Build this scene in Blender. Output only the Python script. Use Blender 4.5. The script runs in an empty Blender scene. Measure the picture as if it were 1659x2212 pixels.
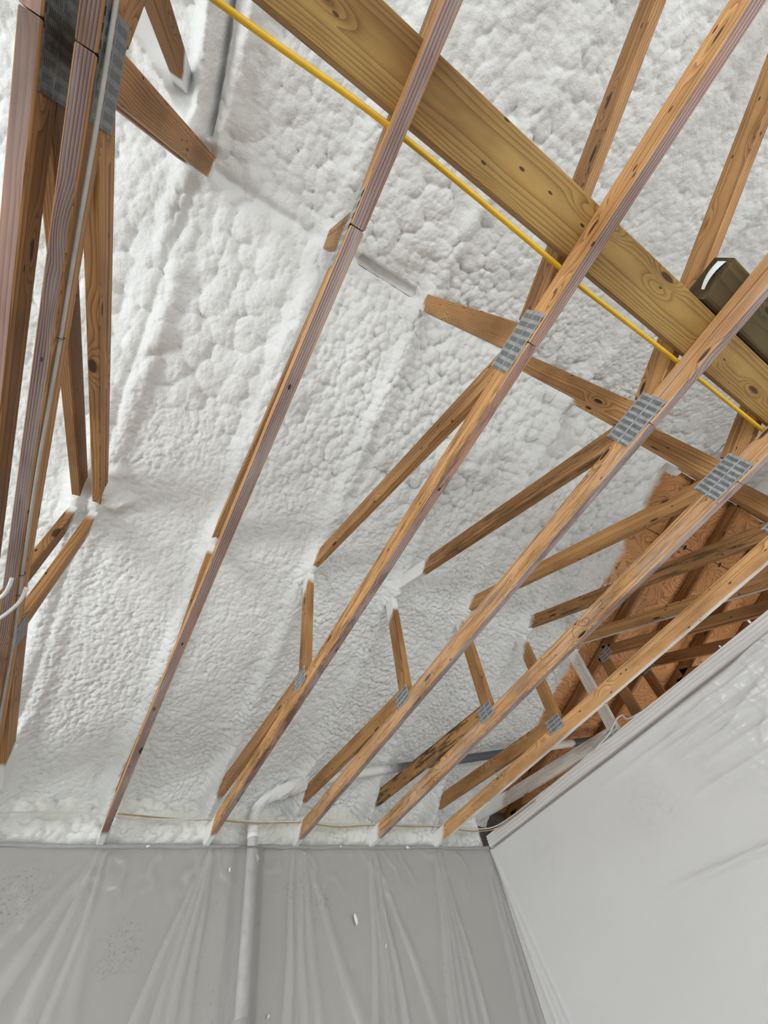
import bpy, bmesh, math, random
import numpy as np
from mathutils import Vector, Matrix

random.seed(7)
RNG = np.random.default_rng(11)
SC = bpy.context.scene
COL = SC.collection

# ------------------------------------------------------------------ camera
R_WC = ((0.8647461, -0.4723116, -0.1706922),
        (0.3237634, 0.7841196, -0.5294655),
        (0.3839159, 0.4025894, 0.8309816))          # world -> camera (x right, y down, z forward)
F_PX = 874.37
cam_d = bpy.data.cameras.new('camera')
cam = bpy.data.objects.new('camera', cam_d)
COL.objects.link(cam)
m = Matrix.Identity(4)
for i in range(3):
    m[i][0] = R_WC[0][i]
    m[i][1] = -R_WC[1][i]
    m[i][2] = -R_WC[2][i]
cam.matrix_world = m
cam_d.sensor_fit = 'VERTICAL'
cam_d.sensor_height = 36.0
cam_d.lens = F_PX / 2212.0 * 36.0
cam_d.clip_start = 0.02
SC.camera = cam

# ------------------------------------------------------------------ light, exposure
SC.view_settings.view_transform = 'Standard'
SC.view_settings.look = 'None'
SC.view_settings.exposure = -0.45
SC.view_settings.gamma = 1.0
SC.view_settings.use_curve_mapping = False
world = bpy.data.worlds.new('daylight')
SC.world = world
world.use_nodes = True
wb = world.node_tree.nodes['Background']
wb.inputs['Color'].default_value = (0.93, 0.97, 1.0, 1)
wb.inputs['Strength'].default_value = 0.75


def area(name, loc, target, sx, sy, power, color):
    d = bpy.data.lights.new(name, 'AREA')
    d.shape = 'RECTANGLE'
    d.size, d.size_y = sx, sy
    d.energy = power
    d.color = color
    o = bpy.data.objects.new(name, d)
    COL.objects.link(o)
    o.location = loc
    o.rotation_euler = (Vector(target) - Vector(loc)).to_track_quat('-Z', 'Y').to_euler()
    return o


area('window_light_left', (-6.0, 0.2, -0.5), (1.5, 1.2, 0.6), 4.5, 2.0, 380, (0.97, 0.985, 1.0))
area('window_light_rear', (0.8, -3.6, -0.7), (1.2, 2.4, 0.5), 4.0, 1.6, 190, (0.93, 0.97, 1.0))
area('fill_light_next_room', (5.2, 0.9, 0.2), (4.2, 1.4, 2.2), 1.2, 1.2, 34, (1.0, 0.95, 0.88))  # unseen lamp that brightens the plywood beyond the right wall

# ------------------------------------------------------------------ dimensions (metres, eye at the origin)
H = 1.232            # underside of the bottom chords
W = 0.038            # lumber thickness
DP = 0.089           # lumber depth
YW = 3.306           # face of the front wall
XR = 3.120           # face of the right wall
YS = -0.118          # ridge line, king posts and chord splices
FLOOR = -1.6
SL = 0.3008          # roof slope


def XT(n):
    return 0.102 + (n - 2) * 0.61


def roof(y):
    """underside of the rafters"""
    return 2.0438 - SL * (y - 1.5443) if y > YS else 2.0438 - SL * (YS - 1.5443) + SL * (y - YS)


ZRIDGE = roof(YS)


# ------------------------------------------------------------------ node helpers
class NT:
    def __init__(self, name):
        self.mat = bpy.data.materials.new(name)
        self.mat.use_nodes = True
        self.t = self.mat.node_tree
        self.b = self.t.nodes['Principled BSDF']
        self.out = self.t.nodes['Material Output']

    def n(self, typ, **kw):
        nd = self.t.nodes.new(typ)
        for k, v in kw.items():
            setattr(nd, k, v)
        return nd

    def put(self, sock, v):
        if v is None:
            return
        if hasattr(v, 'is_output'):
            self.t.links.new(v, sock)
        else:
            if sock.type == 'RGBA' and hasattr(v, '__len__') and len(v) == 3:
                v = (*v, 1)
            sock.default_value = v

    def math(self, op, a, b=None, c=None, clamp=False):
        nd = self.n('ShaderNodeMath', operation=op)
        nd.use_clamp = clamp
        for i, v in enumerate((a, b, c)):
            self.put(nd.inputs[i], v)
        return nd.outputs[0]

    def vmath(self, op, a, b=None):
        nd = self.n('ShaderNodeVectorMath', operation=op)
        self.put(nd.inputs[0], a)
        self.put(nd.inputs[1], b)
        return nd.outputs[0]

    def attr(self, name, out='Vector'):
        nd = self.n('ShaderNodeAttribute', attribute_name=name)
        return nd.outputs[out]

    def sep(self, v):
        nd = self.n('ShaderNodeSeparateXYZ')
        self.put(nd.inputs[0], v)
        return nd.outputs

    def comb(self, x, y, z):
        nd = self.n('ShaderNodeCombineXYZ')
        for i, v in enumerate((x, y, z)):
            self.put(nd.inputs[i], v)
        return nd.outputs[0]

    def noise(self, vec, scale, detail=3.0, rough=0.55, out='Fac'):
        nd = self.n('ShaderNodeTexNoise')
        self.put(nd.inputs['Vector'], vec)
        nd.inputs['Scale'].default_value = scale
        nd.inputs['Detail'].default_value = detail
        nd.inputs['Roughness'].default_value = rough
        return nd.outputs[out]

    def voro(self, vec, scale, feature='F1', rnd=1.0):
        nd = self.n('ShaderNodeTexVoronoi', feature=feature)
        self.put(nd.inputs['Vector'], vec)
        nd.inputs['Scale'].default_value = scale
        nd.inputs['Randomness'].default_value = rnd
        return nd.outputs['Distance']

    def ss(self, v, a, b, lo=0.0, hi=1.0):
        nd = self.n('ShaderNodeMapRange', interpolation_type='SMOOTHSTEP')
        self.put(nd.inputs['Value'], v)
        nd.inputs['From Min'].default_value = a
        nd.inputs['From Max'].default_value = b
        nd.inputs['To Min'].default_value = lo
        nd.inputs['To Max'].default_value = hi
        return nd.outputs['Result']

    def mix(self, f, a, b):
        nd = self.n('ShaderNodeMix', data_type='RGBA')
        self.put(nd.inputs['Factor'], f)
        self.put(nd.inputs['A'], a)
        self.put(nd.inputs['B'], b)
        return nd.outputs['Result']

    def mul(self, a, b):
        nd = self.n('ShaderNodeMix', data_type='RGBA', blend_type='MULTIPLY')
        nd.inputs['Factor'].default_value = 1.0
        self.put(nd.inputs['A'], a)
        self.put(nd.inputs['B'], b)
        return nd.outputs['Result']

    def ramp(self, f, stops):
        nd = self.n('ShaderNodeValToRGB')
        el = nd.color_ramp.elements
        while len(el) < len(stops):
            el.new(0.5)
        for e, (p, c) in zip(el, stops):
            e.position = p
            e.color = (*c, 1)
        self.put(nd.inputs['Fac'], f)
        return nd.outputs['Color']

    def bump(self, h, strength=0.4, dist=0.005):
        nd = self.n('ShaderNodeBump')
        nd.inputs['Strength'].default_value = strength
        nd.inputs['Distance'].default_value = dist
        self.put(nd.inputs['Height'], h)
        self.t.links.new(nd.outputs[0], self.b.inputs['Normal'])

    def fin(self, color, rough=0.7, spec=None):
        self.put(self.b.inputs['Base Color'], color)
        self.put(self.b.inputs['Roughness'], rough)
        if spec is not None:
            self.b.inputs['Specular IOR Level'].default_value = spec
        return self.mat

    def pos(self):
        return self.n('ShaderNodeNewGeometry').outputs['Position']


FOAM_RGB = (0.79, 0.80, 0.78)


def wood_mat(name, light, dark, knot, period=0.0075, contrast=0.8, weather=None, rough=0.62):
    """lumber: growth rings around a pith line, knots, mould streaks, foam overspray.
    attributes: gc (along, depth, thickness incl. pith offset), sd (seed), os (spray start, spray end, -), pm (tone, mould, -)"""
    k = NT(name)
    gc, sd = k.attr('gc'), k.attr('sd')
    u, v, w = k.sep(gc)
    su, sv, sw = k.sep(sd)
    uo = k.math('ADD', u, su)
    kc = k.comb(k.math('MULTIPLY', uo, 3.4), k.math('MULTIPLY', v, 14.0), k.math('MULTIPLY', w, 8.0))
    kd = k.voro(k.vmath('ADD', kc, sd), 1.0)
    kpull = k.ss(kd, 0.0, 0.42, 1.0, 0.0)
    wv = k.vmath('ADD', k.comb(k.math('MULTIPLY', uo, 1.6), k.math('MULTIPLY', v, 9.0), k.math('MULTIPLY', w, 9.0)), sd)
    wob = k.math('MULTIPLY', k.math('SUBTRACT', k.noise(wv, 1.0, 2.0), 0.5), 0.034)
    vv = k.math('ADD', v, wob)
    r = k.math('SQRT', k.math('ADD', k.math('MULTIPLY', vv, vv), k.math('MULTIPLY', w, w)))
    r = k.math('ADD', r, k.math('MULTIPLY', kpull, 0.02))
    ph = k.math('FRACT', k.math('DIVIDE', r, period))
    ring = k.math('POWER', ph, 2.2)
    fib = k.noise(k.vmath('ADD', k.comb(k.math('MULTIPLY', uo, 5.0), k.math('MULTIPLY', v, 160.0), k.math('MULTIPLY', w, 160.0)), sd), 1.0, 3.0)
    blot = k.noise(k.vmath('ADD', k.comb(k.math('MULTIPLY', uo, 2.5), k.math('MULTIPLY', v, 8.0), k.math('MULTIPLY', w, 8.0)), sd), 1.0, 3.0)
    f = k.math('ADD', k.math('MULTIPLY', ring, contrast), k.math('MULTIPLY', k.math('SUBTRACT', fib, 0.5), 0.55), clamp=True)
    c = k.mix(f, light, dark)
    if weather:
        lg = k.noise(k.vmath('ADD', k.comb(k.math('MULTIPLY', uo, 1.3), k.math('MULTIPLY', v, 12.0), k.math('MULTIPLY', w, 12.0)), sd), 1.0, 4.0, 0.6)
        c = k.mix(k.math('MULTIPLY', k.ss(lg, 0.50, 0.68), 0.65), c, (0.34, 0.165, 0.085))
        c = k.mix(k.math('MULTIPLY', k.ss(lg, 0.36, 0.48, 1.0, 0.0), 0.6), c, (0.36, 0.32, 0.31))
    tone, mould, pale = k.sep(k.attr('pm'))
    c = k.mul(c, k.ramp(blot, ((0.28, (0.62, 0.55, 0.48)), (0.52, (1, 1, 1)), (0.75, (1.16, 1.13, 1.06)))))
    tn = k.n('ShaderNodeMix', data_type='RGBA')
    k.put(tn.inputs['Factor'], tone)
    k.put(tn.inputs['A'], (0.50, 0.43, 0.38))
    k.put(tn.inputs['B'], (1.45, 1.45, 1.42))
    c = k.mul(c, tn.outputs['Result'])
    # mould and resin streaks of their own shape
    mn = k.noise(k.vmath('ADD', k.comb(k.math('MULTIPLY', uo, 4.5), k.math('MULTIPLY', v, 42.0), k.math('MULTIPLY', w, 30.0)), sd), 1.0, 5.0, 0.7)
    mf = k.math('MULTIPLY', k.ss(mn, 0.49, 0.60), mould, clamp=True)
    c = k.mix(mf, c, (0.045, 0.035, 0.022))
    c = k.mix(k.ss(kd, 0.085, 0.13, 1.0, 0.0), c, knot)
    ph_ = k.voro(k.vmath('ADD', k.comb(k.math('MULTIPLY', uo, 9.0), k.math('MULTIPLY', v, 24.0), k.math('MULTIPLY', w, 20.0)), sd), 1.0)
    c = k.mix(k.ss(ph_, 0.07, 0.10, 1.0, 0.0), c, knot)
    # greyish patches
    gp = k.noise(k.vmath('ADD', k.comb(k.math('MULTIPLY', uo, 3.0), k.math('MULTIPLY', v, 26.0), k.math('MULTIPLY', w, 26.0)), sd), 1.0, 4.0, 0.65)
    c = k.mix(k.math('MULTIPLY', k.ss(gp, 0.38, 0.62), pale, clamp=True), c, (0.60, 0.56, 0.55))
    # foam overspray on the ends
    s0, s1, sk = k.sep(k.attr('os'))
    spn = k.math('MULTIPLY', k.math('SUBTRACT', k.noise(k.comb(k.math('MULTIPLY', uo, 14.0), k.math('MULTIPLY', v, 14.0), k.math('MULTIPLY', w, 14.0)), 1.0, 4.0), 0.5), 0.14)
    un = k.math('ADD', k.math('ADD', u, spn), k.math('MULTIPLY', v, 0.9))
    a = k.ss(k.math('SUBTRACT', s0, un), -0.02, 0.05)
    b = k.ss(k.math('SUBTRACT', un, s1), -0.02, 0.05)
    c = k.mix(k.math('MAXIMUM', a, b), c, FOAM_RGB)
    k.bump(k.math('ADD', k.math('MULTIPLY', ring, -0.6 if weather else -0.25), k.math('MULTIPLY', fib, 0.5)), 0.55 if weather else 0.25, 0.002)
    return k.fin(c, rough, 0.3)


M_PINE = wood_mat('pine', (0.51, 0.290, 0.118), (0.215, 0.094, 0.030), (0.05, 0.022, 0.01), 0.0068, 0.9)
M_WEATHER = wood_mat('weathered_pine', (0.34, 0.255, 0.245), (0.075, 0.044, 0.040), (0.06, 0.03, 0.02), 0.0062, 1.0, True, 0.75)
M_PINK = wood_mat('pinkish_pine', (0.56, 0.40, 0.36), (0.34, 0.20, 0.165), (0.16, 0.07, 0.05), 0.009, 0.6, True, 0.75)
M_PLANK = wood_mat('treated_yellow_pine', (0.37, 0.235, 0.075), (0.17, 0.088, 0.025), (0.07, 0.03, 0.012), 0.0058, 0.85, None, 0.6)
M_TREATED = wood_mat('dark_treated_lumber', (0.11, 0.082, 0.036), (0.05, 0.036, 0.016), (0.03, 0.02, 0.012), 0.014, 0.7, None, 0.8)
M_WHITED = wood_mat('oversprayed_pine', (0.66, 0.63, 0.60), (0.48, 0.44, 0.41), (0.25, 0.2, 0.17), 0.01, 0.5, None, 0.8)


def mat_foam(name, tint, deep):
    k = NT(name)
    p = k.pos()
    n1 = k.noise(p, 70.0, 5.0, 0.6)
    n2 = k.noise(p, 1.1, 2.0)
    n3 = k.noise(p, 9.0, 3.0)
    v1 = k.voro(k.vmath('ADD', p, k.vmath('MULTIPLY', k.noise(p, 14.0, 2.0, out='Color'), (0.05, 0.05, 0.05))), 55.0)
    c = k.ramp(n2, ((0.3, tint), (0.7, FOAM_RGB)))
    c = k.mix(k.math('MULTIPLY', k.ss(n3, 0.55, 0.75), 0.22), c, deep)
    k.bump(n1, 0.6, 0.009)
    k.b.inputs['Subsurface Weight'].default_value = 0.0
    return k.fin(c, 0.75, 0.25)


M_FOAM = mat_foam('spray_foam', (0.76, 0.775, 0.765), (0.74, 0.745, 0.68))
M_FOAM_Y = mat_foam('yellowed_spray_foam', (0.76, 0.76, 0.66), (0.70, 0.68, 0.50))


def mat_ply():
    k = NT('plywood')
    p = k.pos()
    x, y, z = k.sep(p)
    q = k.comb(k.math('MULTIPLY', x, 1.5), k.math('MULTIPLY', y, 3.0), 0.0)
    q2 = k.vmath('ADD', q, k.vmath('MULTIPLY', k.noise(q, 2.0, 3.0, out='Color'), (0.5, 0.5, 0.0)))
    f = k.noise(q2, 1.3, 1.5, 0.45)
    ph = k.math('FRACT', k.math('MULTIPLY', f, 21.0))
    ring = k.math('POWER', ph, 3.0)
    blot = k.noise(p, 2.0, 3.0)
    c = k.mix(k.math('MULTIPLY', ring, 0.75), (0.64, 0.34, 0.15), (0.22, 0.075, 0.022))
    c = k.mul(c, k.ramp(blot, ((0.3, (0.8, 0.72, 0.66)), (0.65, (1.08, 1.05, 1.0)))))
    kd = k.voro(k.comb(k.math('MULTIPLY', x, 3.0), k.math('MULTIPLY', y, 4.0), 0.0), 1.0)
    c = k.mix(k.ss(kd, 0.035, 0.075, 1.0, 0.0), c, (0.06, 0.025, 0.012))
    # panel seam, and spray drift beside the foam
    seam = k.math('ABSOLUTE', k.math('SUBTRACT', y, 0.452))
    c = k.mix(k.ss(seam, 0.0025, 0.004, 1.0, 0.0), c, (0.015, 0.01, 0.008))
    drift = k.math('ADD', x, k.math('MULTIPLY', k.noise(p, 4.0, 4.0), -0.30))
    c = k.mix(k.ss(k.math('SUBTRACT', drift, k.ss(y, 1.0, 2.3, 0.0, 0.16)), 3.02, 3.12, 1.0, 0.0), c, FOAM_RGB)
    so = k.noise(k.pos(), 30.0, 5.0, 0.7)
    sdist = k.n('ShaderNodeVectorMath', operation='DISTANCE')
    k.put(sdist.inputs[0], k.pos())
    sdist.inputs[1].default_value = (4.12, 1.66, 2.10)
    sm = k.math('SUBTRACT', k.ss(sdist.outputs['Value'], 0.03, 0.20, 0.55, 0.0), k.math('MULTIPLY', so, 0.45))
    c = k.mix(k.math('MULTIPLY', k.ss(sm, 0.0, 0.45), 0.7), c, (0.012, 0.009, 0.007))
    k.bump(ring, 0.15, 0.001)
    return k.fin(c, 0.6, 0.3)


M_PLY = mat_ply()


def mat_plate(name, base, dirt):
    k = NT(name)
    u, v, w = k.sep(k.attr('gc'))
    rows = k.math('FRACT', k.math('DIVIDE', u, 0.0255))
    cols = k.math('FRACT', k.math('DIVIDE', v, 0.0066))
    half = k.math('FRACT', k.math('DIVIDE', v, 0.056))
    rm = k.math('MULTIPLY', k.math('GREATER_THAN', rows, 0.42), k.math('GREATER_THAN', cols, 0.52))
    rm = k.math('MULTIPLY', rm, k.math('GREATER_THAN', half, 0.12))
    n = k.noise(k.attr('gc'), 60.0, 4.0)
    c = k.ramp(n, ((0.3, dirt), (0.65, base)))
    c = k.mix(rm, c, (0.035, 0.035, 0.035))
    k.bump(k.math('MULTIPLY', rm, -1.0), 0.8, 0.002)
    k.b.inputs['Metallic'].default_value = 0.65
    return k.fin(c, k.ss(n, 0.3, 0.7, 0.32, 0.55), 0.5)


M_PLATE = mat_plate('galvanised_steel', (0.50, 0.53, 0.54), (0.33, 0.36, 0.37))
M_PLATE_D = mat_plate('shaded_steel', (0.22, 0.235, 0.24), (0.10, 0.105, 0.105))  # for the close pair: shade of their narrow gap put into the steel colour
M_PLATE_W = mat_plate('oversprayed_steel', (0.78, 0.78, 0.76), (0.68, 0.68, 0.66))


def simple(name, rgb, rough=0.6, spec=0.4, var=0.12, scale=20.0, metal=0.0):
    k = NT(name)
    n = k.noise(k.pos(), scale, 3.0)
    lo = tuple(c * (1 - var) for c in rgb)
    hi = tuple(min(1, c * (1 + var)) for c in rgb)
    k.b.inputs['Metallic'].default_value = metal
    return k.fin(k.ramp(n, ((0.3, lo), (0.7, hi))), rough, spec)


M_YELLOW = simple('yellow_jacket', (0.68, 0.40, 0.012), 0.45, 0.5, 0.08)
M_CABLE_W = simple('white_jacket', (0.62, 0.61, 0.58), 0.5)
M_CABLE_G = simple('dusty_jacket', (0.36, 0.34, 0.31), 0.6)
M_CABLE_T = simple('tan_jacket', (0.42, 0.30, 0.15), 0.5)
M_PVC = simple('white_pvc', (0.52, 0.515, 0.50), 0.4)
M_GREYPIPE = None
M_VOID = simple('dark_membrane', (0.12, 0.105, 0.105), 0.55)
M_FLOOR = simple('concrete', (0.42, 0.41, 0.39), 0.8, 0.3, 0.15, 3.0)
M_TAG = simple('tag_paper', (0.72, 0.78, 0.80), 0.35)
M_BLACK = simple('black_metal', (0.02, 0.02, 0.02), 0.5)
M_DUST = simple('grey_lumber_strip', (0.66, 0.66, 0.65), 0.9)


def mat_greypipe():
    k = NT('grey_pipe')
    p = k.pos()
    x, y, z = k.sep(p)
    n = k.math('MULTIPLY', k.math('SUBTRACT', k.noise(p, 9.0, 3.0), 0.5), 0.25)
    xn = k.math('ADD', x, n)
    f = k.ss(xn, 1.85, 2.05, 1.0, 0.0)
    g = k.math('MULTIPLY', k.ss(xn, 3.28, 3.32), k.ss(xn, 3.66, 3.72, 1.0, 0.0))
    c = k.mix(k.math('MAXIMUM', f, g), (0.105, 0.11, 0.125), FOAM_RGB)
    return k.fin(c, 0.45, 0.4)


M_GREYPIPE = mat_greypipe()


def mat_drywall(name, rgb, dirt, seed, spots=()):
    k = NT(name)
    p = k.vmath('ADD', k.pos(), (seed, seed, seed))
    n = k.noise(p, 1.3, 3.0)
    fine = k.noise(p, 120.0, 4.0, 0.7)
    patch = k.ss(k.noise(p, 1.9, 2.0), 0.52, 0.68)
    spk = k.math('MULTIPLY', k.ss(k.noise(p, 48.0, 5.0, 0.7), 0.60, 0.70), patch)
    c = k.ramp(n, ((0.3, tuple(a * 0.93 for a in rgb)), (0.7, rgb)))
    c = k.mix(k.math('MULTIPLY', fine, 0.12), c, tuple(a * 0.55 for a in rgb))
    for loc, rad in spots:
        dn = k.n('ShaderNodeVectorMath', operation='DISTANCE')
        k.put(dn.inputs[0], k.pos())
        dn.inputs[1].default_value = loc
        sc = k.math('MULTIPLY', k.ss(k.noise(p, 75.0, 5.0, 0.75), 0.52, 0.66), k.ss(dn.outputs['Value'], rad * 0.3, rad, 1.0, 0.0))
        spk = k.math('MAXIMUM', spk, sc)
    c = k.mix(k.math('MULTIPLY', spk, 0.5), c, dirt)
    return k.fin(c, 0.9, 0.2)


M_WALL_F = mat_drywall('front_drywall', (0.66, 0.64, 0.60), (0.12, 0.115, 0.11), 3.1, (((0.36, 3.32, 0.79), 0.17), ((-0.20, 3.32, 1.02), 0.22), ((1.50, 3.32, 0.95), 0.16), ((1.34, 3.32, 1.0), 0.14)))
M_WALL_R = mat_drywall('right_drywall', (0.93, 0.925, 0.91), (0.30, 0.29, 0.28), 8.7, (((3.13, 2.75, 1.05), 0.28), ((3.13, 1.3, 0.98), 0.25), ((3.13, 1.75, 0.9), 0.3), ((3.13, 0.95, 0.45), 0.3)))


def mat_film(name, veil, tint, rough=0.22, film_gain=0.34):
    k = NT(name)
    t = k.t
    tr = k.n('ShaderNodeBsdfTransparent')
    tr.inputs['Color'].default_value = (0.97, 0.97, 0.97, 1)
    df = k.n('ShaderNodeBsdfDiffuse')
    k.put(df.inputs['Color'], tint)
    tl = k.n('ShaderNodeBsdfTranslucent')
    k.put(tl.inputs['Color'], tint)
    gl = k.n('ShaderNodeBsdfGlossy')
    gl.inputs['Roughness'].default_value = rough
    lw = k.n('ShaderNodeLayerWeight')
    lw.inputs['Blend'].default_value = 0.35
    mx1 = k.n('ShaderNodeMixShader')
    mx1.inputs[0].default_value = 0.35
    t.links.new(df.outputs[0], mx1.inputs[1])
    t.links.new(tl.outputs[0], mx1.inputs[2])
    thick = k.attr('fold', 'Fac')  # whitens the film along folds, painted glints included
    f = k.math('ADD', k.math('MULTIPLY', lw.outputs['Facing'], 0.22), k.math('ADD', k.math('MULTIPLY', thick, film_gain), veil), clamp=True)
    mx2 = k.n('ShaderNodeMixShader')
    t.links.new(f, mx2.inputs[0])
    t.links.new(tr.outputs[0], mx2.inputs[1])
    t.links.new(mx1.outputs[0], mx2.inputs[2])
    fr = k.n('ShaderNodeFresnel')
    fr.inputs['IOR'].default_value = 1.45
    mx3 = k.n('ShaderNodeMixShader')
    t.links.new(k.math('MULTIPLY', fr.outputs[0], 0.9), mx3.inputs[0])
    t.links.new(mx2.outputs[0], mx3.inputs[1])
    t.links.new(gl.outputs[0], mx3.inputs[2])
    t.links.new(mx3.outputs[0], k.out.inputs['Surface'])
    return k.mat


M_FILM = mat_film('clear_film', 0.22, (0.66, 0.65, 0.64), film_gain=0.22)
M_FILM_W = mat_film('white_film', 0.34, (0.95, 0.95, 0.94))
M_FILM_EDGE = mat_film('bunched_film', 0.75, (0.50, 0.50, 0.50), 0.3)  # tint darkened to stand for the shadow gap below the foam


# ------------------------------------------------------------------ object helpers
def link(o, parent=None):
    COL.objects.link(o)
    if parent:
        o.parent = parent
    return o


def tag(o, label=None, cat=None, group=None, kind=None):
    if label:
        o['label'] = label
    if cat:
        o['category'] = cat
    if group:
        o['group'] = group
    if kind:
        o['kind'] = kind
    return o


def empty(name, loc, label, cat, group=None):
    o = bpy.data.objects.new(name, None)
    o.empty_display_size = 0.05
    o.location = loc
    COL.objects.link(o)
    return tag(o, label, cat, group)


def add_attr(me, name, typ, data):
    a = me.attributes.new(name, typ, 'POINT')
    a.data.foreach_set('vector' if typ == 'FLOAT_VECTOR' else 'value', np.asarray(data, dtype=np.float32).ravel())


def mesh_obj(name, verts, faces, mats, parent=None, origin=(0, 0, 0), midx=None, attrs=None, smooth=False):
    me = bpy.data.meshes.new(name)
    me.from_pydata([tuple(v) for v in verts], [], [tuple(f) for f in faces])
    for mt in (mats if isinstance(mats, (list, tuple)) else [mats]):
        me.materials.append(mt)
    if midx is not None:
        me.polygons.foreach_set('material_index', np.asarray(midx, dtype=np.int32))
    for nm, (typ, data) in (attrs or {}).items():
        add_attr(me, nm, typ, data)
    if smooth:
        me.polygons.foreach_set('use_smooth', np.ones(len(me.polygons), dtype=bool))
    me.update()
    o = bpy.data.objects.new(name, me)
    return link(o, parent)


def grid_obj(name, P, mats, parent=None, attrs=None, flip=False, smooth=True):
    """P: array (nu, nv, 3)"""
    nu, nv, _ = P.shape
    idx = np.arange(nu * nv, dtype=np.int32).reshape(nu, nv)
    q = np.stack([idx[:-1, :-1], idx[1:, :-1], idx[1:, 1:], idx[:-1, 1:]], -1).reshape(-1, 4)
    if flip:
        q = q[:, ::-1]
    me = bpy.data.meshes.new(name)
    nf = len(q)
    me.vertices.add(nu * nv)
    me.vertices.foreach_set('co', P.reshape(-1).astype(np.float32))
    me.loops.add(nf * 4)
    me.loops.foreach_set('vertex_index', q.reshape(-1))
    me.polygons.add(nf)
    me.polygons.foreach_set('loop_start', np.arange(0, nf * 4, 4, dtype=np.int32))
    me.polygons.foreach_set('loop_total', np.full(nf, 4, dtype=np.int32))
    me.polygons.foreach_set('use_smooth', np.full(nf, smooth, dtype=bool))
    for mt in (mats if isinstance(mats, (list, tuple)) else [mats]):
        me.materials.append(mt)
    me.update(calc_edges=True)
    me.validate()
    for nm, (typ, data) in (attrs or {}).items():
        add_attr(me, nm, typ, data)
    o = bpy.data.objects.new(name, me)
    return link(o, parent)


def box(name, lo, hi, mat, parent=None):
    x0, y0, z0 = lo
    x1, y1, z1 = hi
    v = [(x0, y0, z0), (x1, y0, z0), (x1, y1, z0), (x0, y1, z0), (x0, y0, z1), (x1, y0, z1), (x1, y1, z1), (x0, y1, z1)]
    f = [(0, 3, 2, 1), (4, 5, 6, 7), (0, 1, 5, 4), (1, 2, 6, 5), (2, 3, 7, 6), (3, 0, 4, 7)]
    return mesh_obj(name, v, f, mat, parent)


def clip(poly, n, d):
    """keep the part of a 2-D polygon with n.p >= d"""
    out = []
    for i, a in enumerate(poly):
        b = poly[(i + 1) % len(poly)]
        fa, fb = n[0] * a[0] + n[1] * a[1] - d, n[0] * b[0] + n[1] * b[1] - d
        if fa >= 0:
            out.append(a)
        if fa * fb < 0:
            t = fa / (fa - fb)
            out.append((a[0] + t * (b[0] - a[0]), a[1] + t * (b[1] - a[1])))
    return out


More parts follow.
